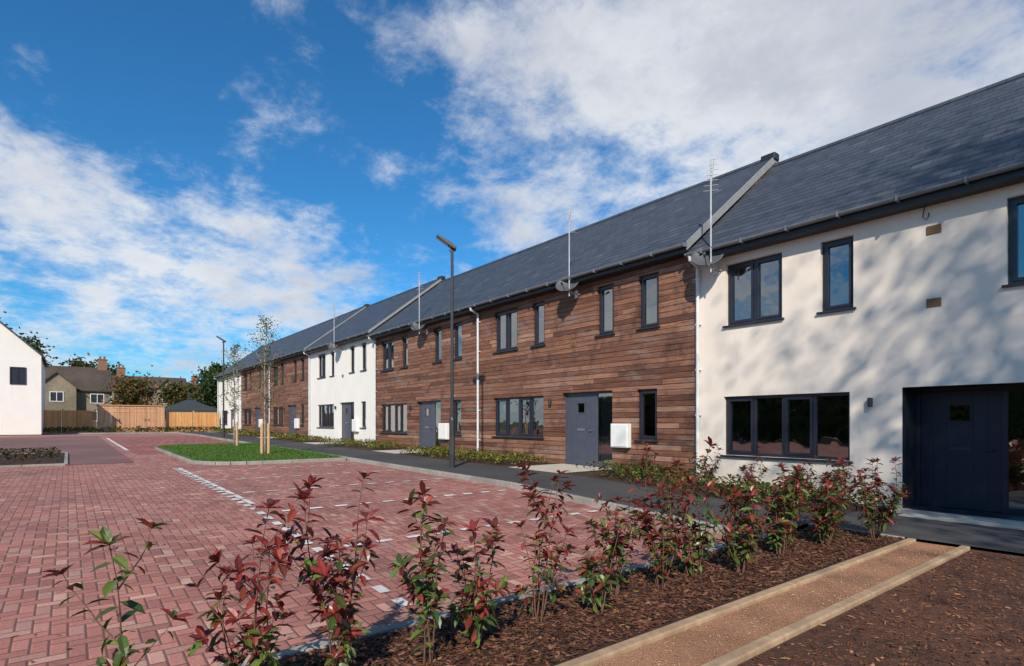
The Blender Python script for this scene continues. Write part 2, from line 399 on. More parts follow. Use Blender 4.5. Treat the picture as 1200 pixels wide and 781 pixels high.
# ------------------------------------------------------------ houses
FY=11.0
def window(parent,x0,x1,z0,z1,n,curt=0):
    fr=MB(); W=0.055; y0,y1=0.085,0.15
    fr.box(x0,x0+W,y0,y1,z0,z1).box(x1-W,x1,y0,y1,z0,z1).box(x0+W,x1-W,y0,y1,z0,z0+W).box(x0+W,x1-W,y0,y1,z1-W,z1)
    pw=(x1-x0-2*W)/n
    for i in range(1,n):
        xm=x0+W+pw*i; fr.box(xm-0.03,xm+0.03,y0+0.002,y1-0.002,z0+W,z1-W)
    for i in range(n):   # opening sashes
        if n>1 and i%2==1 and n!=2: continue
        a=x0+W+pw*i+(0.03 if i>0 else 0.0)+0.002; b=x0+W+pw*(i+1)-(0.03 if i<n-1 else 0)-0.002; q=0.045
        ys,ye=y0-0.018,y1-0.02; c,d=z0+W+0.002,z1-W-0.002
        fr.box(a,a+q,ys,ye,c,d).box(b-q,b,ys,ye,c,d).box(a+q,b-q,ys,ye,c,c+q).box(a+q,b-q,ys,ye,d-q,d)
    w=mk('window',fr,'frame',parent)
    g=MB(); g.poly([(x0+W,0.12,z0+W),(x1-W,0.12,z0+W),(x1-W,0.12,z1-W),(x0+W,0.12,z1-W)])
    mk('window_pane',g,'glass',w)
    mk('window_sill',MB().box(x0-0.05,x1+0.05,-0.06,0.084,z0-0.035,z0-0.002),'frame',w)
    if curt:
        cw=(x1-x0)*0.16
        for (a,b) in ((x0+.02,x0+cw),(x1-cw,x1-.02)):
            k=8; c=MB()
            for i in range(k):
                xa=a+(b-a)*i/k; xb=a+(b-a)*(i+1)/k; ya=0.26+(0.03 if i%2 else 0); yb=0.26+(0.0 if i%2 else 0.03)
                c.poly([(xa,ya,z0-0.1),(xb,yb,z0-0.1),(xb,yb,z1+0.1),(xa,ya,z1+0.1)])
            mk('curtain',c,'curtain',w)
def house(R,w,base,style,label,verge=0.2,aerial=None,doormat='door_grey'):
    E=empty('terraced_house',(R,FY,base),label,'house','terrace of new houses')
    wm={'t':'boards','c':'render','w':'render2'}[style]
    L2=(-7.6,-5.13,.76,2.0); L1=(-1.65,-1.05,.78,2.02); DR=(-4.32,-2.45,-0.0,2.04)
    U4=(-7.55,-6.35,3.5,4.8); U3=(-5.63,-5.07,3.5,4.8); U2=(-2.98,-2.4,3.5,4.8); U1=(-1.6,-1.0,3.5,4.8)
    ops=[L2,L1,DR,U4,U3,U2,U1]
    z0,z1=-0.5,5.12; xl,xr=-w+0.004,-0.004
    DD=.55 if style=='c' else .0     # extra door recess
    mb=MB()
    xs=sorted(set([xl,xr]+[o[0] for o in ops]+[o[1] for o in ops])); zs=sorted(set([z0,z1]+[o[2] for o in ops]+[o[3] for o in ops]))
    for a,b in zip(xs,xs[1:]):
        for c,d in zip(zs,zs[1:]):
            mx,mz=(a+b)/2,(c+d)/2
            if any(o[0]<mx<o[1] and o[2]<mz<o[3] for o in ops): continue
            mb.poly([(a,0,c),(b,0,c),(b,0,d),(a,0,d)])
    for o in ops:
        a,b,c,d=o; D=0.3+(DD if o is DR else 0)
        if o is DR and style=='c': continue
        mb.poly([(a,0,c),(a,0,d),(a,D,d),(a,D,c)]); mb.poly([(b,0,c),(b,D,c),(b,D,d),(b,0,d)])
        mb.poly([(a,0,d),(b,0,d),(b,D,d),(a,D,d)]); mb.poly([(a,0,c),(a,D,c),(b,D,c),(b,0,c)])
    # sides, gables, back
    yb=7.1; yr=3.55; zr=8.02
    for x in (xl,xr):
        mb.poly([(x,0,z0),(x,yb,z0),(x,yb,z1),(x,yr,zr),(x,0,z1)])
    mb.poly([(xl,yb,z0),(xr,yb,z0),(xr,yb,z1),(xl,yb,z1)])
    mk('wall',mb,wm,E)
    if style=='c':
        a,b,c,d=DR; D=.3+DD; pb=MB()
        pb.poly([(a,0.001,c),(a,0.001,d),(a,D,d),(a,D,c)]); pb.poly([(b,0.001,c),(b,D,c),(b,D,d),(b,0.001,d)])
        pb.poly([(a,0.001,d),(b,0.001,d),(b,D,d),(a,D,d)]); pb.poly([(a,0.001,c+.012),(a,D,c+.012),(b,D,c+.012),(b,0.001,c+.012)])
        mk('porch_shade_lining',pb,'frame',E)  # near-black lining puts the shade of the door recess into the colour
    # interior floors/partition so rooms read as rooms
    it=MB().box(xl+.05,xr-.05,0.31,yb-.05,2.45,2.7).box(xl+.05,xr-.05,2.9,3.0,0.02,2.44).box(xl+.05,xr-.05,2.9,3.0,2.72,5.0)
    it.box(-4.75,-4.65,0.31,2.89,0.02,2.44).box(-2.25,-2.15,0.31,2.89,0.02,2.44).box(-4.4,-4.3,.31,2.89,2.72,5).box(xl+.05,xr-.05,0.31,yb-.05,-0.1,-0.01)
    mk('interior',it,'inner',E)
    # roof
    th=0.13; ye=-0.34; ze=5.17; zt=8.19
    rb=MB()
    rb.prism([(xl,ye,ze),(xl,yr,zt),(xl,2*yr-ye,ze),(xl,2*yr-ye,ze-th),(xl,yr,zt-th*1.25),(xl,ye,ze-th+0.05)],(xr-xl,0,0))
    roof=mk('roof',rb,'slate',E)
    rd=MB(); rd.prism([(xl,yr-.12,zt-.075),(xl,yr-.03,zt+.03),(xl,yr+.03,zt+.03),(xl,yr+.12,zt-.075)],(xr-xl,0,0))
    mk('ridge',rd,'slate',roof)
    if verge:
        sl=(zt-ze)/(yr-ye)
        vb=MB()
        for sgn in (1,-1):
            def P(y,dz): 
                yy=yr-(yr-y)*sgn; return (xr+0.002,yy,ze+(y-ye)*sl+dz)
            pts=[P(ye,0.02),P(yr,0.02),P(yr,-verge),P(ye,-verge)]
            if sgn<0: pts=pts[::-1]
            vb.prism(pts,(0.03,0,0))
        mk('verge_board',vb,'verge',roof)
        mk('ridge_cap',MB().box(xr-.32,xr+.07,yr-.13,yr+.13,zt-.12,zt+.07),'fascia',roof,bevel=0.03)
    mk('fascia',MB().box(xl,xr,-0.30,-0.004,4.97,5.10).box(xl,xr,-0.31,-0.27,5.101,5.15),'fascia',E)
    # gutter half round
    gt=MB(); N=8; prof=[]
    for k in range(N+1):
        t=math.pi+math.pi*k/N; prof.append((-0.375+0.062*math.cos(t),5.13+0.062*math.sin(t)))
    prof2=[(-0.375+(a+0.375)*0.88,5.13+(b-5.13)*0.88) for a,b in prof][::-1]
    pr=prof+prof2
    gt.prism([(xl,a,b) for a,b in pr],(xr-xl,0,0))
    x=xl+0.4
    while x<xr: gt.box(x,x+0.03,-0.45,-0.3,5.05,5.14); x+=0.9
    mk('gutter',gt,'gutter',E)
    # downpipe at left end
    dp=MB(); px=-w+0.10
    dp.tube([(px,-0.375,5.07),(px,-0.36,4.99),(px,-0.10,4.90),(px,-0.07,4.85),(px,-0.07,0.05)],0.038,10)
    z=0.6
    while z<4.7: dp.box(px-.055,px+.055,-.08,-.002,z,z+.035); z+=1.0
    mk('downpipe',dp,'pipe',E)
    rnd=random.Random(int(R*10))
    window(E,*L2,4,0); window(E,*L1,1,0); window(E,*U4,2,1 if rnd.random()<.6 else 0)
    for o in (U3,U2,U1): window(E,*o,1,0)
    # door set
    fr=MB(); a,b,c,d=DR; y0,y1=0.12+DD,0.2+DD; a+=.002; b-=.002; d-=.002
    fr.box(a,a+.06,y0,y1,0,d).box(b-.06,b,y0,y1,0,d).box(a+.06,b-.06,y0,y1,d-.06,d).box(-3.16,-3.09,y0,y1,0,d-.06).box(-3.09,b-.06,y0,y1,0,0.1)
    mk('door_frame',fr,'frame' if style!='t' else doormat,E)
    dl=MB(); da,db=a+.065,-3.165; zt2=d-.065
    cxm=(da+db)/2; wz0,wz1=1.48,1.74; wx0,wx1=cxm-.14,cxm+.14
    def B(*q): dl.box(q[0],q[1],q[2]+DD,q[3]+DD,q[4],q[5])
    B(da,wx0,.135,.18,.02,zt2);B(wx1,db,.135,.18,.02,zt2);B(wx0,wx1,.135,.18,.02,wz0);B(wx0,wx1,.135,.18,wz1,zt2)
    for i in range(1,6):
        xg=da+(db-da)*i/6
        if not (wx0-.02<xg<wx1+.02): B(xg-.004,xg+.004,.130,.1345,.06,zt2-.04)
    B(wx0-.03,wx1+.03,.122,.134,wz1,wz1+.03);B(wx0-.03,wx1+.03,.122,.134,wz0-.03,wz0);B(wx0-.03,wx0,.122,.134,wz0,wz1);B(wx1,wx1+.03,.122,.134,wz0,wz1)
    dd=mk('door',dl,doormat,E)
    mk('door_window',MB().poly([(wx0,.155+DD,wz0),(wx1,.155+DD,wz0),(wx1,.155+DD,wz1),(wx0,.155+DD,wz1)]),'glass',dd)
    mk('door_handle',MB().tube([(db-.1,.13+DD,1.0),(db-.1,.08+DD,1.0),(db-.22,.08+DD,1.0)],.011,8),'metal' if style!='c' else 'post',dd,smooth=False)
    mk('letter_plate',MB().box(cxm-.14,cxm+.14,.122+DD,.134+DD,.98,1.04),'metal' if style!='c' else 'post',dd,bevel=.004)
    sw=mk('side_window',MB().poly([(-3.09,.15+DD,.1),(b-.06,.15+DD,.1),(b-.06,.15+DD,d-.06),(-3.09,.15+DD,d-.06)]),'glass',E)
    if style!='c':
        k=10; c_=MB()
        for i in range(k):
            xa=-3.09+.6*i/k; xb=-3.09+.6*(i+1)/k; ya=.27+(.025 if i%2 else 0); yb_=.27+(0 if i%2 else .025)
            c_.poly([(xa,ya,.05),(xb,yb_,.05),(xb,yb_,2.0),(xa,ya,2.0)])
        mk('curtain',c_,'curtain',sw)
    mk('wall_light',MB().tube([(-4.78,-.07,1.72),(-4.78,-.07,1.88)],.042,12).box(-4.80,-4.76,-.04,-.002,1.76,1.83),'post',E)
    for zz in ((3.39,4.57) if style=='c' else (3.39,)):
        v=MB().box(-3.98,-3.78,-.012,-.001,zz-.07,zz+.07)
        for k in range(4): v.box(-3.97,-3.79,-.022,-.0125,zz-.055+k*.032,zz-.04+k*.032)
        mk('wall_vent',v,'vent',E)
    if style!='c':
        bx=MB().box(-2.38,-1.82,-.15,-.002,.58,1.18); 
        mb2=mk('meter_box',bx,'white',E,bevel=.015)
        mk('meter_box_door',MB().box(-2.35,-1.85,-.162,-.1515,.61,1.15),'white',mb2,bevel=.004)
    else:
        mk('cable',MB().tube([(-4.0,-.03,4.96),(-4.02,-.05,4.8),(-3.97,-.05,4.74),(-3.94,-.03,4.8),(-3.95,-.01,4.86)],.008,6),'post',E)
    # dish and aerial
    if aerial is not None:
        ax=R+aerial
        D=empty('satellite_dish',(ax,FY-0.35,base+4.93),'small grey satellite dish bracketed under a gutter','satellite dish','satellite dishes on the terrace')
        face=Vector((.35,-.75,.55)).normalized(); q=face.to_track_quat('Z','Y').to_matrix().to_4x4()
        dm=MB(); rings=6; seg=24
        dm.v.append((0,0,0))
        for r in range(1,rings+1):
            rr=.32*r/rings
            for k in range(seg):
                t=2*math.pi*k/seg; dm.v.append((rr*math.cos(t)*1.03,rr*math.sin(t)*.95,0.55*rr*rr*1.6))
        for k in range(seg): dm.f.append((0,1+k,1+(k+1)%seg))
        for r in range(1,rings):
            for k in range(seg):
                a1=1+(r-1)*seg+k;a2=1+(r-1)*seg+(k+1)%seg; dm.f.append((a1,a1+seg,a2+seg,a2))
        dm.v=[tuple(q@Vector(p)) for p in dm.v]
        o=mk('dish',dm,'dish',D,smooth=True); so=o.modifiers.new('s','SOLIDIFY'); so.thickness=.008
        lo=q@Vector((0,-.29,.05)); hi=q@Vector((0,-.30,.40))
        mk('dish_arm',MB().tube([lo,hi*0.9+lo*.1,hi],.011,6).tube([hi,hi-face*.09],.028,10),'dish',D)
        bk=-face*.05
        mk('wall_bracket',MB().tube([(0,0,0),bk,(bk.x,bk.y,-.12),(bk.x,.33,-.2)],.017,8).box(bk.x-.06,bk.x+.06,.33,.346,-.3,-.1),'mast',D)
        A=empty('television_aerial',(ax+.12,FY-0.42,base+4.6),'thin galvanised television aerial mast with short rods','aerial','television aerials on the terrace')
        mk('mast',MB().tube([(0,0,0),(0,0,2.35)],.017,8).tube([(0,0,.1),(0,.42,.1)],.012,6),'mast',A)
        yg=MB(); bd=Vector((.25,-.2,1)).normalized(); up=Vector((.8,.55,0)).normalized()
        c0=Vector((.03,0,2.0)); yg.tube([c0-bd*.3,c0+bd*.35],.009,6)
        for i in range(7):
            pp=c0+bd*(-.28+.1*i); l=.15-.012*i; yg.tube([pp-up*l,pp+up*l],.006,5)
        mk('antenna',yg,'mast',A)
    return E
house(.93,8.29,0.0,'c','cream rendered end house with navy door and slate roof',0,-7.76,'door_navy')
house(-7.36,8.51,.24,'t','timber clad terraced house with blue-grey door',.17,-3.72)
house(-15.87,8.17,.24,'t','timber clad terraced house beside a white one',0,-3.45)
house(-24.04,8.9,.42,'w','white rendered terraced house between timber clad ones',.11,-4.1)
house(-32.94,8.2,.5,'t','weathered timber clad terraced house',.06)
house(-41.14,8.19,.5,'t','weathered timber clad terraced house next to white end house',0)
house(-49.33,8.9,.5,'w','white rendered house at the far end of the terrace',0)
for R in (-7.36,-15.87,-24.04,-32.94,-41.14,-49.33):
    sheet('door_path',R-4.4,R-2.4,9.1,11.1,0.004,'slab')

# ------------------------------------------------------------ street lamps
def lamp(x,y,H=6.1,rz=0.0,label='tall dark grey street lamp on the pavement'):
    E=empty('street_lamp',(x,y,gz(x)-.02),label,'street lamp','street lamps',rz)
    mk('post',MB().tube([(0,0,0),(0,0,.02),(0,0,1.25),(0,0,1.33),(0,0,H-.12),(0,0,H)],[.085,.075,.075,.045,.036,.036],14).box(-.05,.05,-.079,-.07,.35,.85),'post',E,smooth=False)
    m=Matrix.Translation((0,0,H))@Matrix.Rotation(math.radians(35),4,'Y')
    hd=MB()
    prof=[(-.50,.0),(-.48,.06),(-.1,.09),(.08,.08),(.1,.0)]
    hd.prism([tuple(m@Vector((a,-.13,b))) for a,b in prof],m.to_3x3()@Vector((0,.26,0)))
    hd.box(-.03,.06,-.035,.035,-.10,-.001,m)
    l=mk('lantern',hd,'post',E,bevel=.01)
    mk('lamp_lens',MB().box(-.46,-.12,-.10,.10,-.010,-.001,m),'lens',l)
lamp(-12.5,7.85,5.72,math.radians(58))
lamp(-38.2,7.5,5.9,math.radians(58),'tall dark street lamp beside the terrace')
lamp(-29.4,-2.75,5.55,math.radians(232),'tall dark street lamp at the road edge')

# ------------------------------------------------------------ leaves
def add_leaf(mb,base,D,Nn,L,W,col,curve=0.15):
    D=D.normalized(); S=D.cross(Nn)
    if S.length<1e-4: S=D.orthogonal()
    S.normalize(); Nn=S.cross(D).normalized()
    n=len(mb.v)
    fold=W*0.22
    def P(t,s,lift): 
        return base+D*(L*t)+S*(s*W)+Nn*(lift-curve*L*t*t)
    mb.v+= [tuple(P(0,0,0)), tuple(P(.3,-.42,fold)),tuple(P(.3,0,0)),tuple(P(.3,.42,fold)),
            tuple(P(.68,-.46,fold)),tuple(P(.68,0,0)),tuple(P(.68,.46,fold)),tuple(P(1,0,0))]
    mb.f+= [(n,n+2,n+1),(n,n+3,n+2),(n+1,n+2,n+5,n+4),(n+2,n+3,n+6,n+5),(n+4,n+5,n+7),(n+5,n+6,n+7)]
    c2=(col[0]*1.25+.005,col[1]*1.2+.004,col[2]*1.15)
    mb.c+= [c2,col,c2,col,col,c2,col,col]
def jit(c,a=.25):
    k=U(1-a,1+a); return (c[0]*k*U(.9,1.1),c[1]*k*U(.9,1.1),c[2]*k*U(.9,1.1))
REDS=[(.14,.016,.018),(.19,.026,.023),(.09,.014,.015),(.23,.045,.03),(.11,.028,.018)]
GRN=[(.048,.09,.018),(.030,.062,.014),(.08,.13,.024),(.06,.08,.02),(.11,.14,.03)]
def photinia(x,y,h,nst=7,red=.6,label='young photinia shrub with red and green leaves',spread=.34,dens=1.0):
    g=gz(x)
    E=empty('photinia_shrub',(x,y,g-.02),label,'shrub','young shrubs along the planting bed')
    st=MB(); lf=MB()
    def shoot(p,d,L,r,lev,top):
        pts=[Vector(p)]; n=6; dd=Vector(d).normalized()
        for i in range(n):
            dd=(dd+Vector((U(-.16,.16),U(-.16,.16),.08))).normalized(); pts.append(pts[-1]+dd*(L/n))
        st.tube(pts,[r*(1-.7*i/n) for i in range(n+1)],6,False)
        t0=U(.15,.45) if lev==0 else .10
        sp=.026/dens; k=int(L*(1-t0)/sp); ang=U(0,6.28); big=U(.85,1.2)
        for i in range(k+8):
            if i<k: t=t0+(1-t0)*i/k
            else: t=1.0
            if i<k and random.random()<.22: continue
            f=t*n; a=min(int(f),n-1); P=pts[a].lerp(pts[a+1],f-a); ax=(pts[a+1]-pts[a]).normalized()
            ang+=2.4; o=ax.orthogonal().normalized(); b=ax.cross(o)
            out=o*math.cos(ang)+b*math.sin(ang)
            tip=(i>=k)
            el=U(.2,1.1) if tip else U(-.25,.6)
            D=(out+ax*el*(1.4 if tip else 1.0)+Vector((0,0,-.18))).normalized()
            zrel=P.z/h
            pr=red*(.25+1.1*max(0,zrel-.15)) + (.25 if tip else 0)
            col=jit(random.choice(REDS if random.random()<pr else GRN),.3)
            LL=U(.06,.108)*big*(0.75 if tip and random.random()<.5 else 1)
            add_leaf(lf,P,D,ax+Vector((0,0,.3)),LL,LL*U(.35,.45),col,U(.05,.4))
        if lev<1:
            for q in range(random.randint(2,4)):
                t=U(.15,.8); f=t*n; a=int(f); P=pts[a].lerp(pts[a+1],f-a)
                th=U(0,6.28); shoot(P,Vector((math.cos(th)*.9,math.sin(th)*.9,.9)),L*U(.2,.4),r*.6,lev+1,False)
    for s in range(nst):
        th=6.283*s/nst+U(-.6,.6); ln=U(.04,spread)
        shoot((math.cos(th)*.03,math.sin(th)*.03,0),(math.cos(th)*ln,math.sin(th)*ln,1),h*(1.0 if s==0 else U(.38,.97)),.0065,0,True)
    mk('stem',st,'stem',E,smooth=True); mk('foliage',lf,'leaf',E)
plants=[(-3.15,-.42,.42,3,.5,.3),(-3.02,.16,1.0,2,.4,.06),(-3.1,.72,1.08,5,.95,.32),(-3.12,1.22,1.16,6,.9,.28),(-3.0,1.70,1.08,4,.5,.2),(-3.08,2.12,.8,6,.55,.26),
(-3.15,2.72,1.10,5,.8,.26),(-3.0,3.2,.72,5,.45,.36),(-3.2,3.62,.98,6,.6,.28),(-3.1,4.1,1.34,8,.95,.26),(-3.15,4.65,1.02,6,.5,.36),(-2.95,5.15,.82,6,.45,.36),
(-3.15,5.6,1.02,7,.6,.38),(-3.05,6.15,.85,7,.5,.4),(-3.2,6.6,1.0,7,.4,.38),(-2.95,7.05,.85,8,.6,.45),(-3.1,7.5,1.0,8,.6,.42),(-2.75,7.95,1.05,12,.75,.5),(-3.3,8.0,.9,7,.45,.45)]
for i,(x,y,h,n,r,sp) in enumerate(plants):
    lab='young photinia shrub with mostly green leaves in bark mulch' if r<.42 else ('young photinia shrub with deep red leaves in bark mulch' if r>.62 else 'young photinia shrub with mixed red and green leaves')
    photinia(x,y,h,n,r,lab,sp)
for (x,y,h) in ((-6.6,10.3,.8),(-5.6,10.2,.7),(-4.8,10.4,.85),(-8.1,10.2,.75),(-4.1,10.1,.7)):
    photinia(x,y,h,6,.45,'low shrub against the rendered house wall')

# bark chips
def chips(name,x0,x1,y0,y1,n,s0,s1,cols,dz=0.0,dens=None):
    mb=MB()
    for i in range(n):
        x=U(x0,x1); y=U(y0,y1) if not dens else y0+(y1-y0)*random.random()**dens
        z=gz(x)+dz+U(0,.018); L=U(s0,s1); W=L*U(.25,.5)
        a=U(0,6.28); D=Vector((math.cos(a),math.sin(a),U(-.3,.3))).normalized()*L/2
        S=Vector((-math.sin(a),math.cos(a),U(-.5,.5))).normalized()*W/2
        P=Vector((x,y,z)); k=len(mb.v); T=Vector((0,0,W*.25))
        mb.v+=[tuple(P-D-S),tuple(P+D-S*.6),tuple(P+D+S),tuple(P-D*.8+S),tuple(P+T)]
        mb.f+=[(k,k+1,k+4),(k+1,k+2,k+4),(k+2,k+3,k+4),(k+3,k,k+4)]
        mb.c+=[jit(random.choice(cols),.4)]*5
    mk(name,mb,'chips',kind='stuff')
BR=[(.085,.034,.02),(.13,.056,.032),(.045,.019,.013),(.2,.095,.05),(.10,.038,.022)]
chips('bark_mulch',-3.58,-2.53,-1.5,8.25,28000,.02,.06,BR,-.01,1.4)
chips('soil_clods',-1.84,3,0.5,8.2,26000,.008,.045,[(.13,.048,.022),(.18,.072,.033),(.08,.03,.014),(.27,.13,.07)],-.034)
chips('path_grit',-2.39,-1.98,0.5,8.2,9000,.004,.014,[(.48,.25,.14),(.32,.15,.08),(.62,.42,.28),(.22,.11,.06)],-.03)
LV=[(.25,.13,.04),(.18,.08,.03),(.3,.2,.06)]
chips('fallen_leaves',-12,-3.8,-2,6.5,260,.03,.06,LV,-.098)

# low ground cover
def cover(name,rects,dens,hh,size,cols,flow=None,label=None):
    mb=MB()
    for (x0,x1,y0,y1) in rects:
        n=int((x1-x0)*(y1-y0)*dens)
        for i in range(n):
            x=U(x0,x1); y=U(y0,y1)
            m=noise.noise(Vector((x*1.7,y*1.7,3)))*.5+.5; m2=noise.noise(Vector((x*.6,y*.6,9)))
            if m2<-.35: continue
            H=hh*(.25+m)*min(1,(y-y0)/.15+.2,(y1-y)/.15+.2)
            P=Vector((x,y,gz(x)+H*random.random()**.5)); th=U(0,6.28)
            D=Vector((math.cos(th),math.sin(th),U(.0,1.2))).normalized()
            s=size*U(.6,1.3); S=D.cross(Vector((U(-.5,.5),U(-.5,.5),1))).normalized()*s*.35
            k=len(mb.v); mb.v+=[tuple(P),tuple(P+D*s*.5-S),tuple(P+D*s),tuple(P+D*s*.5+S)]
            mb.f.append((k,k+1,k+2,k+3)); mb.c+=[jit(random.choice(cols),.35)]*4
    mk(name,mb,'foliage',kind='stuff')
YG=[(.18,.18,.03),(.12,.14,.025),(.26,.22,.035),(.07,.09,.02)]
rc=[]
for R,nx in ((-7.36,-15.87),(-15.87,-24.04),(-24.04,-32.94),(-32.94,-41.14),(-41.14,-49.33)):
    rc+=[(nx-2.3,R-4.5,9.2,10.7)]
cover('ground_cover',rc[:2],460,.32,.07,YG); cover('ground_cover',rc[2:],160,.3,.12,YG)
cover('ground_cover',[(-9.6,-3.9,9.2,10.9)],500,.3,.07,GRN+YG[:2]+[(.2,.05,.03)])
DK=[(.03,.045,.015),(.05,.05,.02),(.08,.03,.02),(.06,.07,.02)]
cover('ground_cover',[(-25.9,-20.2,-6,-.2)],90,.16,.09,DK)
cover('ground_cover',[(-56.9,-54.3,-8,10.8)],70,.45,.16,GRN[:2]+[(.16,.1,.04),(.1,.09,.03)])
# grass blades
mb=MB()
for i in range(16000):
    x=U(cx0+.2,cx1-.2); y=U(cy0,cy1)
    if y<isl_lo(x)+.12: continue
    P=Vector((x,y,gz(x)-.005)); th=U(0,6.28); w=.012; k=len(mb.v); h=U(.04,.09)
    mb.v+=[tuple(P+Vector((math.cos(th)*w,math.sin(th)*w,0))),tuple(P-Vector((math.cos(th)*w,math.sin(th)*w,0))),tuple(P+Vector((U(-.03,.03),U(-.03,.03),h)))]
    mb.f.append((k,k+1,k+2)); mb.c+=[jit((.08,.16,.025),.4)]*3
mk('grass_blades',mb,'foliage',kind='stuff')

# ------------------------------------------------------------ trees
def tree(x,y,H,cb,cr,nleaf,ls,tr,cols,label,bark='darkbark',nl=14,group=None,z=None,spread=.35,shape=1.0,name='tree'):
    z=gz(x)-.05 if z is None else z
    E=empty(name,(x,y,z),label,'tree',group)
    tb=MB(); ends=[]
    pts=[Vector((0,0,0))]; n=9
    for i in range(1,n+1):
        pts.append(Vector((U(-.02,.02)*H*.5*i/n,U(-.02,.02)*H*.5*i/n,H*.97*i/n)))
    tb.tube(pts,[tr*(1-.85*i/n) for i in range(n+1)],8)
    for l in range(nl):
        t=cb+(.95-cb)*(l+.5*R_())/nl; f=t*n; a=min(int(f),n-1); P=pts[a].lerp(pts[a+1],f-a)
        th=l*2.4+U(-.4,.4); q=(t-cb)/(1-cb)
        L=cr*(math.sin(math.pi*min(1,q*.85+.18))**.7)*U(.75,1.15); up=U(.35,.9)*shape
        d=Vector((math.cos(th),math.sin(th),up)).normalized(); lp=[P]
        for k in range(5):
            d=(d+Vector((U(-.2,.2),U(-.2,.2),U(-.05,.15)))).normalized(); lp.append(lp[-1]+d*L/5)
        r0=tr*.42*(1-.6*q); tb.tube(lp,[r0*(1-.16*k) for k in range(6)],5,False)
        for k in range(1,6):
            ends.append((lp[k],L*spread*.6))
            for m_ in range(2):
                dd=Vector((U(-1,1),U(-1,1),U(-.3,.8))).normalized(); l2=L*U(.2,.4)
                e=lp[k]+dd*l2; tb.tube([lp[k],lp[k].lerp(e,.5)+Vector((0,0,.02)),e],[r0*.3,r0*.22,r0*.1],4,False)
                ends.append((e,L*spread)); ends.append((lp[k].lerp(e,.5),L*spread*.6))
    mk('trunk',tb,bark,E,smooth=True)
    lb=MB(); ck=[(random.choice(cols),U(.7,1.25)) for _ in ends]
    for i in range(nleaf):
        q=random.randrange(len(ends)); P,s=ends[q]
        P=P+Vector((random.gauss(0,s*.5),random.gauss(0,s*.5),random.gauss(0,s*.4)))
        D=Vector((U(-1,1),U(-1,1),U(-1,.6))).normalized(); S=D.orthogonal().normalized()
        S=(Matrix.Rotation(U(0,6.28),3,D)@S)*ls*.32; D=D*ls*U(.6,1.2)
        k=len(lb.v); lb.v+=[tuple(P),tuple(P+D*.5-S),tuple(P+D),tuple(P+D*.5+S)]; lb.f.append((k,k+1,k+2,k+3))
        c,b=ck[q]; lb.c+=[jit((c[0]*b,c[1]*b,c[2]*b),.25)]*4
    mk('crown',lb,'foliage',E)
    return E
BG=[(.09,.12,.03),(.12,.14,.04),(.16,.13,.04),(.07,.09,.025)]
tree(-20.4,5.3,5.0,.30,1.0,1100,.07,.042,BG,'slim young birch tree staked in the lawn','bark',16,'young staked birch trees',name='birch_tree',shape=2.2)
tree(-26.4,5.6,4.7,.30,.9,1000,.075,.04,BG,'slim young birch tree staked in the lawn','bark',15,'young staked birch trees',name='birch_tree',shape=2.2)
for (x,y,ss) in ((-20.4,5.3,(-1,1)),(-26.4,5.6,(1,))):
    for s in ss:
        E=empty('tree_stake',(x+.04*s,y+.10*s,gz(x)-.05),'pale round timber stake beside a young tree','stake','timber tree stakes')
        mk('stake_pole',MB().tube([(0,0,0),(0,0,1.05),(0,0,1.1)],[.05,.05,.042],12),'stake',E)
        mk('stake_tie',MB().tube([(0,0,.98),(-.04*s,-.10*s,.98)],.02,6),'post',E)
DG=[(.025,.05,.015),(.04,.07,.018),(.06,.085,.02)]
OG=[(.16,.09,.025),(.10,.09,.025),(.07,.08,.02),(.2,.10,.03)]
tree(-98,-5.5,11.5,.25,5.2,6500,.55,.3,DG,'broad dark green tree behind old houses',name='background_tree',spread=.45)
tree(-100,2,9.0,.2,4.5,4500,.55,.25,DG+OG[:1],'leafy tree rising behind the old roofs',name='background_tree',spread=.45)
tree(-74,5.5,5.6,.1,2.6,3500,.35,.15,OG,'autumn coloured small tree behind the fence',name='background_tree',spread=.5)
tree(-73,9.6,5.0,.1,2.4,3500,.35,.15,OG+DG,'bushy green and orange small tree behind the fence',name='background_tree',spread=.5)
tree(-76,14.5,6.4,.1,3.2,4500,.4,.2,DG,'dense green tree behind the garden canopy',name='background_tree',spread=.5)
tree(-90,17,8.8,.15,3.8,4500,.5,.2,DG+OG[1:2],'tall green tree beyond the gardens',name='background_tree',spread=.45)
# tall trees beside the viewpoint that throw dappled shade over the end house and the soil
tree(12.4,-2.4,20.5,.50,4.6,9500,.20,.16,BG,'tall garden birch near the end house',"bark",20,name='birch_tree',z=-.05,spread=.95)
tree(6.6,2.3,11.2,.62,1.9,2600,.16,.09,BG,'tall garden birch near the end house',"bark",14,name='birch_tree',z=-.05,spread=.7)

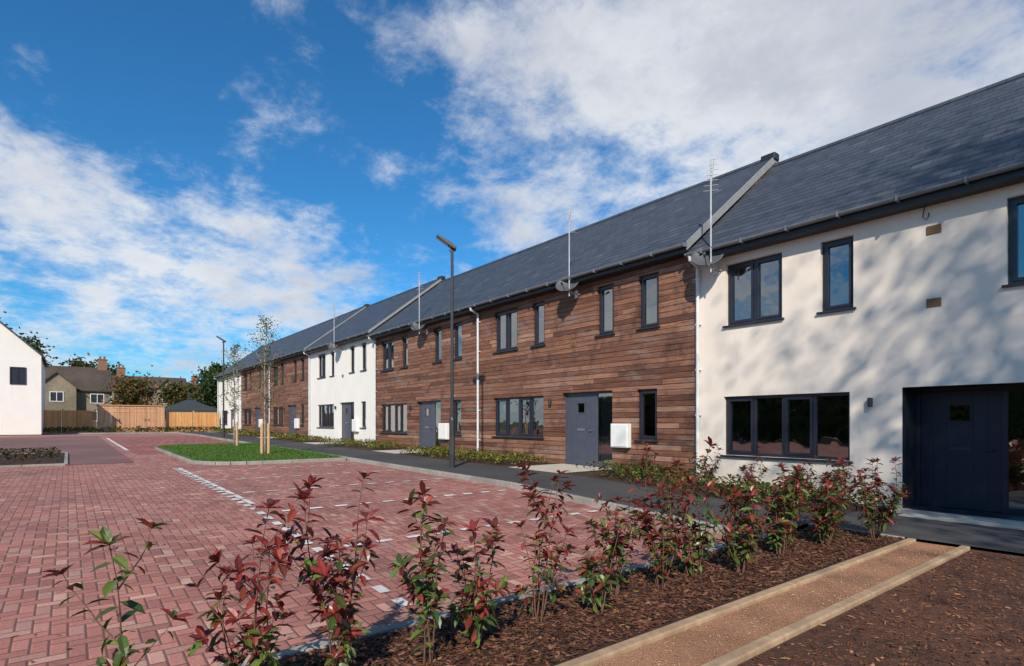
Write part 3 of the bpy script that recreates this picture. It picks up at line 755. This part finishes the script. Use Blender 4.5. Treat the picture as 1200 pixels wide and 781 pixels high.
# unseen hedge added behind the view to darken the window reflections
def hedge(x0,x1,y,h):
    E=empty('hedge',((x0+x1)/2,y,gz(x0)-.1),'unseen dark green hedge added to darken window reflections','hedge','added reflection hedges')
    L=(x1-x0)/2
    lb=MB(); 
    for i in range(int((x1-x0)*260)):
        a=U(-L,L); hh=h*(.85+.2*noise.noise(Vector((a*.35,y,1)))+.12*noise.noise(Vector((a*1.5,y,5))))
        t=random.random(); P=Vector((a,random.choice((-1,1))*U(.45,.8)*(1-.4*t**3),hh*t)) if random.random()<.85 else Vector((a,U(-.6,.6),hh))
        D=Vector((U(-1,1),U(-.4,.4),U(-1,1))).normalized(); S=D.cross(Vector((U(-.3,.3),1,U(-.3,.3)))).normalized()*.2; D*=.6
        k=len(lb.v); lb.v+=[tuple(P),tuple(P+D*.5-S),tuple(P+D),tuple(P+D*.5+S)]; lb.f.append((k,k+1,k+2,k+3)); lb.c+=[jit(random.choice(DG),.3)]*4
    mk('hedge_foliage',lb,'foliage',E)
    st=MB()
    for k in range(int(2*L/1.2)):
        a=-L+.6+k*1.2; st.tube([(a,0,0),(a+U(-.2,.2),0,h*.75)],[.04,.02],5)
        if k: st.tube([(a-1.2,0,.4),(a,0,.4)],.015,4)
    mk('hedge_stems',st,'darkbark',E)
hedge(-38,22,-15.5,4.0)

# ------------------------------------------------------------ fences, store, gazebo
def fence(x,y0,y1,zt,label):
    g=gz(x); E=empty('timber_fence',(x,(y0+y1)/2,g-.05),label,'fence','timber garden fences')
    o=(y0+y1)/2; n=max(1,round((y1-y0)/1.85)); w=(y1-y0)/n
    for i in range(n+1):
        y=y0+w*i-o; mk('fence_post',MB().box(-.05,.05,y-.05,y+.05,0,zt+.08).prism([(-.05,y-.05,zt+.081),(.05,y-.05,zt+.081),(0,y,zt+.12)],(0,.1,0)),'stake',E)
    for i in range(n):
        a=y0+w*i-o+.055; b=a+w-.11; mb=MB(); y=a; 
        while y<b-.02:
            e=min(y+.11,b); off=.0 if int((y-a)/.12)%2 else .018
            mb.box(.0+off,.016+off,y,e,.05,zt); y+=.12
        mb.box(-.03,-.002,a,b,.3,.38).box(-.03,-.002,a,b,1.0,1.08).box(-.03,-.002,a,b,zt-.2,zt-.12)
        mk('fence_panel',mb,'fence',E)
fence(-57,-2.4,1.7,1.8,'orange-brown vertical board timber fence')
fence(-57,6.7,10.8,1.75,'orange-brown vertical board timber fence beside terrace')
x=-56.6; g=gz(x)
E=empty('bin_store',(x,4.2,g-.03),'pale timber slatted bin store with double doors','shed')
mb=MB()
for a,b in ((-2.3,-1.9),(-.15,.15),(1.9,2.3)):
    mb.box(-.02,.04,a,b,0,2.2)
mb.box(-1.6,-.021,-2.3,-2.25,0,2.2).box(-1.6,-.021,2.25,2.3,0,2.2).box(-.02,.04,-1.9,-.15,2.0,2.2).box(-.02,.04,.15,1.9,2.0,2.2)
mk('wall',mb,'store',E)
mk('roof',MB().box(-1.7,.12,-2.4,2.4,2.201,2.27),'stake',E)
for a,b in ((-1.88,-1.04),(-1.01,-.17),(.17,1.01),(1.04,1.88)):
    mb=MB(); y=a
    while y<b-.03: mb.box(.0,.03,y,min(y+.1,b),.06,1.98); y+=.112
    mb.box(.031,.05,a,b,.2,.32).box(.031,.05,a,b,1.65,1.77)
    d=mk('door',mb,'store',E); mk('door_handle',MB().box(.051,.075,b-.12 if a in(-1.88,.17) else a+.08,b-.08 if a in(-1.88,.17) else a+.12,.95,1.12),'post',d)
x=-62; g=gz(x); E=empty('garden_gazebo',(x,9.2,g),'garden gazebo with dark hipped canopy','gazebo')
a=2.3; mb=MB()
for (p,q) in (((-a,-a),(a,-a)),((a,-a),(a,a)),((a,a),(-a,a)),((-a,a),(-a,-a))):
    mb.poly([(p[0],p[1],1.9),(q[0],q[1],1.9),(q[0]*.12,q[1]*.12,2.95),(p[0]*.12,p[1]*.12,2.95)])
    mb.poly([(p[0],p[1],1.7),(q[0],q[1],1.7),(q[0],q[1],1.9),(p[0],p[1],1.9)])
b=.3
for (p,q) in (((-b,-b),(b,-b)),((b,-b),(b,b)),((b,b),(-b,b)),((-b,b),(-b,-b))):
    mb.poly([(p[0],p[1],3.0),(q[0],q[1],3.0),(0,0,3.2)])
mk('canopy',mb,'canvas',E)
for sx in (-1,1):
    for sy in (-1,1): mk('post',MB().box(sx*2.15-.05,sx*2.15+.05,sy*2.15-.05,sy*2.15+.05,0,1.89),'post',E)

# ------------------------------------------------------------ neighbouring houses
def win_simple(parent,cx,cy,cz,w,h,axis,fm='white'):
    """window on a wall; axis 'x' wall faces +x"""
    fr=MB(); 
    for (a,b,c,d) in ((-w/2,w/2,-h/2,-h/2+.07),(-w/2,w/2,h/2-.07,h/2),(-w/2,-w/2+.07,-h/2+.07,h/2-.07),(w/2-.07,w/2,-h/2+.07,h/2-.07),(-.03,.03,-h/2+.07,h/2-.07)):
        fr.box(cx+.002,cx+.06,cy+a,cy+b,cz+c,cz+d)
    o=mk('window',fr,fm,parent)
    mk('window_pane',MB().poly([(cx+.02,cy-w/2,cz-h/2),(cx+.02,cy+w/2,cz-h/2),(cx+.02,cy+w/2,cz+h/2),(cx+.02,cy-w/2,cz+h/2)]),'frame' if fm=='frame' else 'fascia',o)
# white gable house, gable faces +x
x=-52; E=empty('gable_house',(x,-5.0,gz(x)-.05),'white rendered house with steep gable and small dark window','house')
ev=5.55; hp=3.5; ap=ev+3.4
mb=MB().prism([(0,-hp,0),(0,hp,0),(0,hp,ev),(0,0,ap),(0,-hp,ev)],(-9,0,0)); mk('wall',mb,'render2',E)
for s in (1,-1):
    pts=[(.15,s*(hp+.2),ev-.19),(.15,0,ap+.005),(.15,0,ap+.16),(.15,s*(hp+.2),ev-.04)]
    mk('roof',MB().prism(pts if s<0 else pts[::-1],(-9.3,0,0)),'slate',E)
win_simple(E,0,2.25,4.1,.85,1.2,'x','frame'); win_simple(E,0,-1.8,4.1,.85,1.2,'x','frame')
def oldhouse(x,y,w,ev,rd,label,gable=None,ch=()):
    E=empty('old_house',(x,y,gz(x)-.1),label,'house','older houses beyond the fence')
    D=7.0
    mk('wall',MB().prism([(0,-w/2,0),(-D,-w/2,0),(-D,-w/2,ev),(-D/2,-w/2,rd-.15),(0,-w/2,ev)],(0,w,0)),'oldwall',E)
    r=MB().prism([(.3,-w/2-.2,ev-.12),(-D/2,-w/2-.2,rd),(-D-.3,-w/2-.2,ev-.12),(-D-.3,-w/2-.2,ev-.3),(-D/2,-w/2-.2,rd-.18),(.3,-w/2-.2,ev-.3)],(0,w+.4,0))
    ro=mk('roof',r,'oldroof',E)
    for c in ch:
        mk('chimney',MB().box(-D/2-.4,-D/2+.4,c-.45,c+.45,rd-.5,rd+.95).box(-D/2-.46,-D/2+.46,c-.5,c+.5,rd+.951,rd+1.05).tube([(-D/2,c-.2,rd+1.05),(-D/2,c-.2,rd+1.4)],.12,8).tube([(-D/2,c+.2,rd+1.05),(-D/2,c+.2,rd+1.4)],.12,8),'brick',ro)
    if gable is not None:
        gy=gable; gw=1.7; gp=ev+1.6
        mk('front_gable',MB().prism([(.9,gy-gw,0),(.9,gy+gw,0),(.9,gy+gw,ev),(.9,gy,gp),(.9,gy-gw,ev)],(-2.5,0,0)),'oldwall',E)
        for s in (1,-1):
            p=[(1.1,gy+s*(gw+.2),ev-.18),(1.1,gy,gp+.01),(1.1,gy,gp+.15),(1.1,gy+s*(gw+.2),ev-.02)]
            mk('gable_roof',MB().prism(p if s<0 else p[::-1],(-4,0,0)),'oldroof',E)
        win_simple(E,.9,gy,ev-1.0,1.2,1.1,'x')
    for yy in (-w/2+1.2,w/2-1.2):
        if gable is None or abs(yy-gable)>2.2:
            win_simple(E,0,yy,ev-1.1,1.3,1.1,'x'); win_simple(E,0,yy,1.6,1.3,1.2,'x')
oldhouse(-80,.2,7.2,4.7,7.4,'old brown stone house with tiled roof and chimneys',-1.2,(3.0,-3.0))
oldhouse(-86,8.6,8.0,4.8,7.0,'old brown stone house with tiled roof and front gable',1.5,(-3.2,))
oldhouse(-96,17.5,8,4.6,7.0,'old brick house half hidden by trees',None,(-2,))

# ------------------------------------------------------------ light
SH=Vector((.70,-.71)).normalized(); EL=math.radians(35)
tosun=Vector((SH.x*math.cos(EL),SH.y*math.cos(EL),math.sin(EL)))
sd=bpy.data.lights.new('sun','SUN'); sd.energy=5.0; sd.angle=math.radians(.53); sd.color=(1.0,.90,.77)
so=bpy.data.objects.new('sun',sd); COL.objects.link(so); so.rotation_euler=tosun.to_track_quat('Z','Y').to_euler(); so.location=(20,-30,30)

w=bpy.data.worlds.new('World'); scene.world=w; w.use_nodes=True; nt=w.node_tree
for n in list(nt.nodes): nt.nodes.remove(n)
out=nn(nt,'ShaderNodeOutputWorld')
sky=nn(nt,'ShaderNodeTexSky',sky_type='NISHITA'); sky.sun_disc=False
sky.sun_elevation=EL; sky.sun_rotation=math.atan2(SH.x,SH.y); sky.air_density=1.0; sky.dust_density=.4; sky.ozone_density=2.0
tc=nn(nt,'ShaderNodeTexCoord').outputs['Generated']
s=sep(nt,tc); z=M(nt,'MAXIMUM',s[2],0.0)
az=M(nt,'MULTIPLY',M(nt,'ARCTAN2',s[0],s[1]),57.29578)
hl=M(nt,'SQRT',M(nt,'ADD',M(nt,'MULTIPLY',s[0],s[0]),M(nt,'MULTIPLY',s[1],s[1])))
u=M(nt,'DIVIDE',z,M(nt,'MAXIMUM',hl,.01))
den=M(nt,'ADD',z,.26)
qx=M(nt,'DIVIDE',s[0],den); qy=M(nt,'DIVIDE',s[1],den)
pv=comb(nt,qx,qy,1.7)
n1=noi(nt,pv,2.6,14,.62,.1)
n2=noi(nt,comb(nt,qx,qy,4.7),7.5,12,.66,.2)
n3=noi(nt,comb(nt,qx,qy,9.1),2.0,8,.6)
dens=M(nt,'ADD',M(nt,'MULTIPLY',n1,.56),M(nt,'MULTIPLY',n2,.44))
blobs=[(-34,.64,20,.20,.17),(-17,.58,20,.30,.18),(-86,.25,13,.09,.15),(-94,.34,6,.06,.09),(-50,.37,9,.08,.12),(-70,.20,13,.08,.10),(-73,.50,4,.05,.09),(-65,.44,4,.05,.09),(-84,.42,3,.03,.09),(-92,.5,3,.02,.05),(-88,.60,14,.14,-.09),(-62,.33,6,.05,-.03),(-133,.24,16,.14,.25),(60,.4,60,.5,.1)]  # second-last blob: unseen cloud added so timber-house windows reflect pale
bias=None
for (a0,u0,ra,ru,amp) in blobs:
    qa=M(nt,'POWER',M(nt,'ABSOLUTE',M(nt,'DIVIDE',M(nt,'SUBTRACT',az,a0),ra)),2.0)
    qu=M(nt,'POWER',M(nt,'ABSOLUTE',M(nt,'DIVIDE',M(nt,'SUBTRACT',u,u0),ru)),2.0)
    b=M(nt,'MULTIPLY',M(nt,'EXPONENT',M(nt,'MULTIPLY',M(nt,'ADD',qa,qu),-1.0)),amp)
    bias=b if bias is None else M(nt,'ADD',bias,b)
hz=M(nt,'MULTIPLY',M(nt,'EXPONENT',M(nt,'MULTIPLY',u,-7.0)),.17)
dens=M(nt,'ADD',M(nt,'ADD',dens,bias),hz)
alpha=maprange(nt,dens,.50,.74,0.0,.93)
shade=maprange(nt,M(nt,'ADD',M(nt,'MULTIPLY',dens,.45),M(nt,'MULTIPLY',n3,.55)),.42,.72,0,1)
ccol=ramp(nt,shade,[(0,(.72,.80,.92)),(.35,(.90,.92,.95)),(.65,(.80,.82,.87)),(1,(.60,.63,.71))])
skc=mixc(nt,1.0,sky.outputs[0],(.28,.86,1.24),'MULTIPLY')
b1=nn(nt,'ShaderNodeBackground',{'Color':skc,'Strength':.112})
b2=nn(nt,'ShaderNodeBackground',{'Color':ccol,'Strength':.93})
mx=nn(nt,'ShaderNodeMixShader',{0:alpha,1:b1.outputs[0],2:b2.outputs[0]})
nt.links.new(mx.outputs[0],out.inputs[0])

# ------------------------------------------------------------ camera
cd=bpy.data.cameras.new('camera'); cam=bpy.data.objects.new('camera',cd); COL.objects.link(cam)
cd.sensor_width=36; cd.lens=19.83; cd.shift_y=.0871; cd.clip_end=2000; cd.clip_start=.05
cam.location=(0,0,1.456); cam.rotation_euler=(math.radians(90),0,math.radians(51.81))
scene.camera=cam
scene.view_settings.view_transform='Standard'; scene.view_settings.look='None'; scene.view_settings.exposure=0
